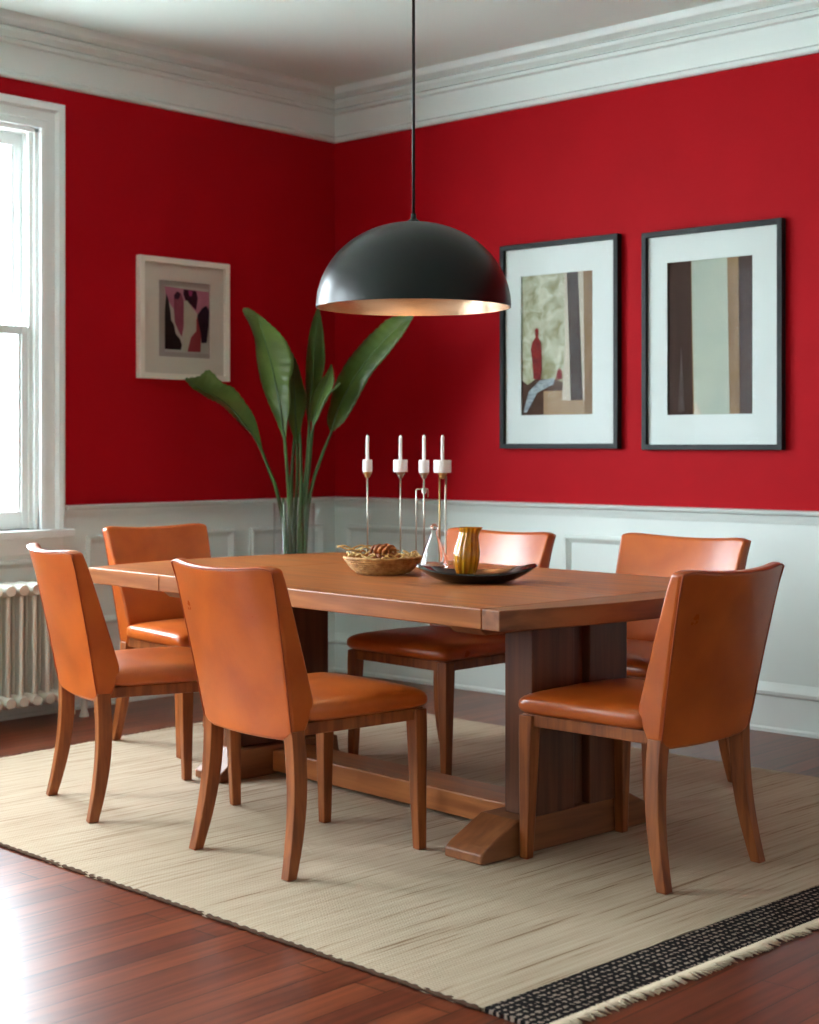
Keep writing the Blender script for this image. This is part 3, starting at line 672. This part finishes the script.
def basket():
    c = P(383, 575, 5.47); c.z = ZT; root = empty('straw_basket', c); tag(root, 'round coiled straw basket bowl on the table holding dried curls', 'basket')
    n = 8; m = MB()
    def prof(q): return .075+(.134-.075)*q**.62, .006+.052*q**1.15
    random.seed(8)
    for k in range(n):
        r, z = prof(k/(n-1)); seg = 96
        rings = []
        for j in range(seg):
            a = 2*PI*j/seg; tw = .0058+.0013*math.sin(a*40+k*2)
            ring = []
            for i in range(8):
                b = 2*PI*i/8; ring.append(((r+tw*math.cos(b))*math.cos(a), (r+tw*math.cos(b))*math.sin(a), z+tw*math.sin(b)))
            rings.append(ring)
        m.rings(rings+[rings[0]], cap=False)
    bmesh.ops.remove_doubles(m.bm, verts=m.bm.verts, dist=1e-6)
    m.build('coiled_wall', M['basket'], root, smooth=180)
    MB().lathe([(0, .001), (.078, .001), (.08, .008), (0, .008)], 48).build('base', M['basket'], root, smooth=40)
    # dried curls and straw lying in it, each one a thing
    def curl(kind, ang, rad, z, yaw, L):
        p = c+Vector((rad*math.cos(ang), rad*math.sin(ang), z)); o_ = empty('dried_curl' if kind == 0 else 'straw_twist', p, yaw)
        if kind == 0:
            tag(o_, 'rust brown dried curl heaped in the straw basket', 'dried curl', 'rust brown dried curls in the basket')
            for s in (0, PI):
                MB().tube([(L*(t/14-.5), .011*math.sin(t*.9+s), .006+.010*math.cos(t*.9+s)+.006*math.sin(t/14*PI)) for t in range(15)], [.004+.005*math.sin(PI*(t+.6)/15.2) for t in range(15)], 8).build('strand', M['curl'], o_, smooth=180)
        else:
            tag(o_, 'pale straw twist lying over the basket rim', 'straw', 'pale straw twists on the basket')
            for s in (-1, 1):
                MB().tube([(L*(t/12-.5), s*.006*math.sin(t*.8)+.012*math.sin(t/12*PI)*s, .004+.008*math.sin(t*.7+s)+.004) for t in range(13)], [.0022+.0012*math.sin(PI*t/12) for t in range(13)], 7).build('strand', M['straw'], o_, smooth=180)
    for lay, (z, yaw, offs) in enumerate(((.018, .5, (-.036, 0, .036)), (.046, 1.7, (-.036, 0, .036)), (.076, .1, (-.018, .02)))):
        for k, q in enumerate(offs): curl(0, yaw+PI/2, q, z, yaw+.05*k, (.084, .105, .085)[lay]-abs(q)*.5)
    for k in range(7): curl(1, .4+k*.9, .112, .060, .4+k*.9+PI/2, .084)
    curl(1, YAW+PI-.25, .105, .082, YAW+PI-.1, .12)
basket()

# ---------------------------------------------------------------- plant in the corner
def plant():
    b = P(294, 690, 7.55); b.z = 0
    v = empty('floor_vase', b); tag(v, 'tall clear glass cylinder floor vase in the corner holding the leafy stems', 'vase')
    pr = [(.001, 0), (.095, 0), (.1, .006), (.1, .925), (.0975, .928), (.096, .925), (.096, .03), (.09, .022), (.001, .022)]
    MB().lathe(pr, 64).build('body', M['thinglass'], v, smooth=40)
    root = empty('banana_leaf_plant', b+Vector((0, 0, .03))); tag(root, 'tall plant with broad green paddle leaves behind the table in the corner', 'plant'); org = root.location
    random.seed(21)
    def leaf(st, stalk):
        n = 7; S_ = cr(st, n); m = MB(); cols = []; nn = len(S_)
        for k, s in enumerate(S_):
            mid = P(*s[0:3]); L = P(*s[3:6]); R = P(*s[6:9]); row = []
            t = k/(nn-1)
            for j in range(-6, 7):
                f = abs(j)/6; e = L if j < 0 else R; p = mid.lerp(e, f)
                bulge = math.sin(f*PI)*.06*(e-mid).length; p = p - DV*bulge
                if f > .1: p = p + DV*(.0035*f*math.sin(k*1.9+(1 if j < 0 else 2.2))) + Vector((0, 0, .003*f*math.sin(k*2.3)))
                row.append(p-org)
            cols.append(row)
        V = [[m.bm.verts.new(p) for p in r] for r in cols]
        for a, c_ in zip(V, V[1:]):
            for j in range(12): m.bm.faces.new((a[j], a[j+1], c_[j+1], c_[j]))
        o = m.build('leaf', M['leaf'], root, smooth=180)
        sd = o.modifiers.new('thickness', 'SOLIDIFY'); sd.thickness = .0014
        pts = [tuple(P(*q)-org) for q in cr(stalk, 6)]; nm = [tuple(P(*s[0:3])-org-DV*.001) for s in S_]
        z0 = Vector(pts[-1]); z0.z = .0; pts.append(tuple(z0)); k = len(pts)
        allp = pts[::-1]+nm[1:]; tot = len(allp)
        MB().tube(allp, [.0135-.0125*(i/tot)**.6 for i in range(tot)], 8).build('stalk', M['stem'], root, smooth=180)
    D = 7.5
    leaf([(261, 449, D, 260, 448, D, 262, 447, D), (254, 436, D, 251, 434, D+.04, 260, 436, D-.03), (244, 424, D, 240, 423, D+.06, 255, 418, D-.05), (235, 412, D, 230, 413, D+.07, 246, 403, D-.07),
          (224, 402, D-.03, 220, 404, D+.05, 234, 388, D-.1), (213, 395, D-.06, 208, 398, D, 223, 383, D-.12), (203, 390, D-.08, 199, 392, D-.04, 209, 370, D-.12), (194, 384, D-.1, 192, 388, D-.1, 199, 376, D-.12), (185, 379, D-.12, 185, 380, D-.12, 186, 378, D-.12)],
         [(261, 449, D), (269, 470, D+.02), (277, 492, D+.04), (284, 530, D+.05), (288, 600, D+.05)])
    D = 7.45
    leaf([(285, 443, D, 284, 440, D, 286, 440, D), (282, 420, D, 276, 420, D+.03, 288, 420, D-.02), (279, 401, D, 267, 399, D+.05, 291, 405, D-.03), (275, 380, D, 261, 381, D+.08, 290, 382, D-.05),
          (271, 362, D-.02, 257, 360, D+.1, 294, 362, D-.08), (266, 344, D-.04, 255, 340, D+.1, 288, 344, D-.1), (262, 328, D-.06, 250, 325, D+.08, 279, 332, D-.12), (258, 317, D-.07, 244, 314, D+.05, 267, 321, D-.12), (252, 311, D-.08, 243, 309, D, 258, 314, D-.1), (247, 308, D-.08, 246, 308, D-.08, 248, 308, D-.08)],
         [(285, 443, D), (287, 470, D+.03), (289, 500, D+.06), (290, 540, D+.08), (291, 600, D+.08)])
    D = 7.62
    leaf([(297, 446, D, 296, 444, D, 299, 443, D), (296, 425, D, 289, 424, D+.03, 302, 424, D-.03), (295, 402, D, 285, 403, D+.05, 307, 400, D-.04), (294, 384, D, 284, 386, D+.05, 303, 384, D-.05), (293, 366, D, 286, 368, D+.03, 298, 366, D-.04), (291, 352, D, 290, 352, D, 292, 352, D)],
         [(297, 446, D), (297, 480, D), (295, 520, D), (294, 600, D)])
    D = 7.6
    leaf([(309, 428, D, 308, 424, D, 310, 424, D), (310, 408, D, 306, 408, D+.04, 315, 405, D-.03), (312, 385, D, 305.5, 385, D+.06, 321, 383, D-.04), (314, 362, D, 306, 362, D+.06, 325, 362, D-.05), (316, 338, D, 308.5, 338, D+.05, 324, 337, D-.05), (317.5, 320, D, 312.5, 320, D+.03, 321.5, 320, D-.03), (318.5, 306, D, 318, 306, D, 319, 306, D)],
         [(309, 428, D), (307, 460, D), (303, 500, D), (301, 540, D), (300, 600, D)])
    D = 7.48
    leaf([(313, 427, D, 312, 424, D, 315, 424, D), (317, 408, D, 311, 408, D+.03, 323, 408, D-.03), (322, 393, D, 314, 394, D+.04, 331, 393, D-.05), (327, 380, D, 320, 382, D+.04, 334, 382, D-.05), (330, 372, D, 326, 374, D+.02, 333.5, 373, D-.03), (331.5, 364, D, 331, 364, D, 332, 364, D)],
         [(313, 427, D), (310, 460, D+.02), (306, 500, D+.05), (304, 540, D+.05), (302, 600, D+.05)])
    D = 7.55
    leaf([(331, 433, D, 330, 431, D, 332, 432, D), (335, 418, D, 327, 420, D+.05, 343, 423, D-.03), (341, 403, D, 330, 403, D+.08, 353, 408, D-.05), (351, 384, D-.02, 336, 381, D+.08, 363, 389, D-.07), (361, 368, D-.04, 349, 359, D+.06, 373, 372, D-.1), (374, 352, D-.08, 362, 343, D+.02, 385, 358, D-.14),
          (386, 338, D-.12, 376, 329, D-.04, 396, 344, D-.18), (399, 326, D-.16, 390, 318, D-.1, 406, 330, D-.2), (413, 315, D-.2, 412, 314, D-.2, 414, 316, D-.2)],
         [(331, 433, D), (322, 455, D), (313, 482, D), (308, 510, D), (305, 550, D), (303, 600, D)])
    for q in ([(295, 430, 7.64), (292, 470, 7.62), (291, 500, 7.58), (289, 560, 7.57), (290, 600, 7.56)], [(300, 432, 7.53), (301, 480, 7.52), (300, 530, 7.52), (299, 600, 7.53)], [(283, 498, 7.5), (285, 530, 7.5), (287, 600, 7.5)]):
        MB().tube([tuple(P(*a)-org) for a in cr(q, 5)]+[tuple(Vector((P(*q[-1])-org).to_tuple()[:2]+(0,)))], [.006+.007*min(1, k/12) for k in range(5*(len(q)-1)+2)], 8).build('stalk', M['stem'], root, smooth=180)
    # pale furled spike curving beside the small leaf
    MB().tube([tuple(P(*q)-org) for q in cr([(305, 560, 7.56), (308, 480, 7.5), (311, 435, 7.46), (319, 415, 7.43), (326, 398, 7.42), (337, 386, 7.41), (340, 383, 7.41)], 6)], .005, 8).build('furled_shoot', M['stem'], root, smooth=180)
plant()
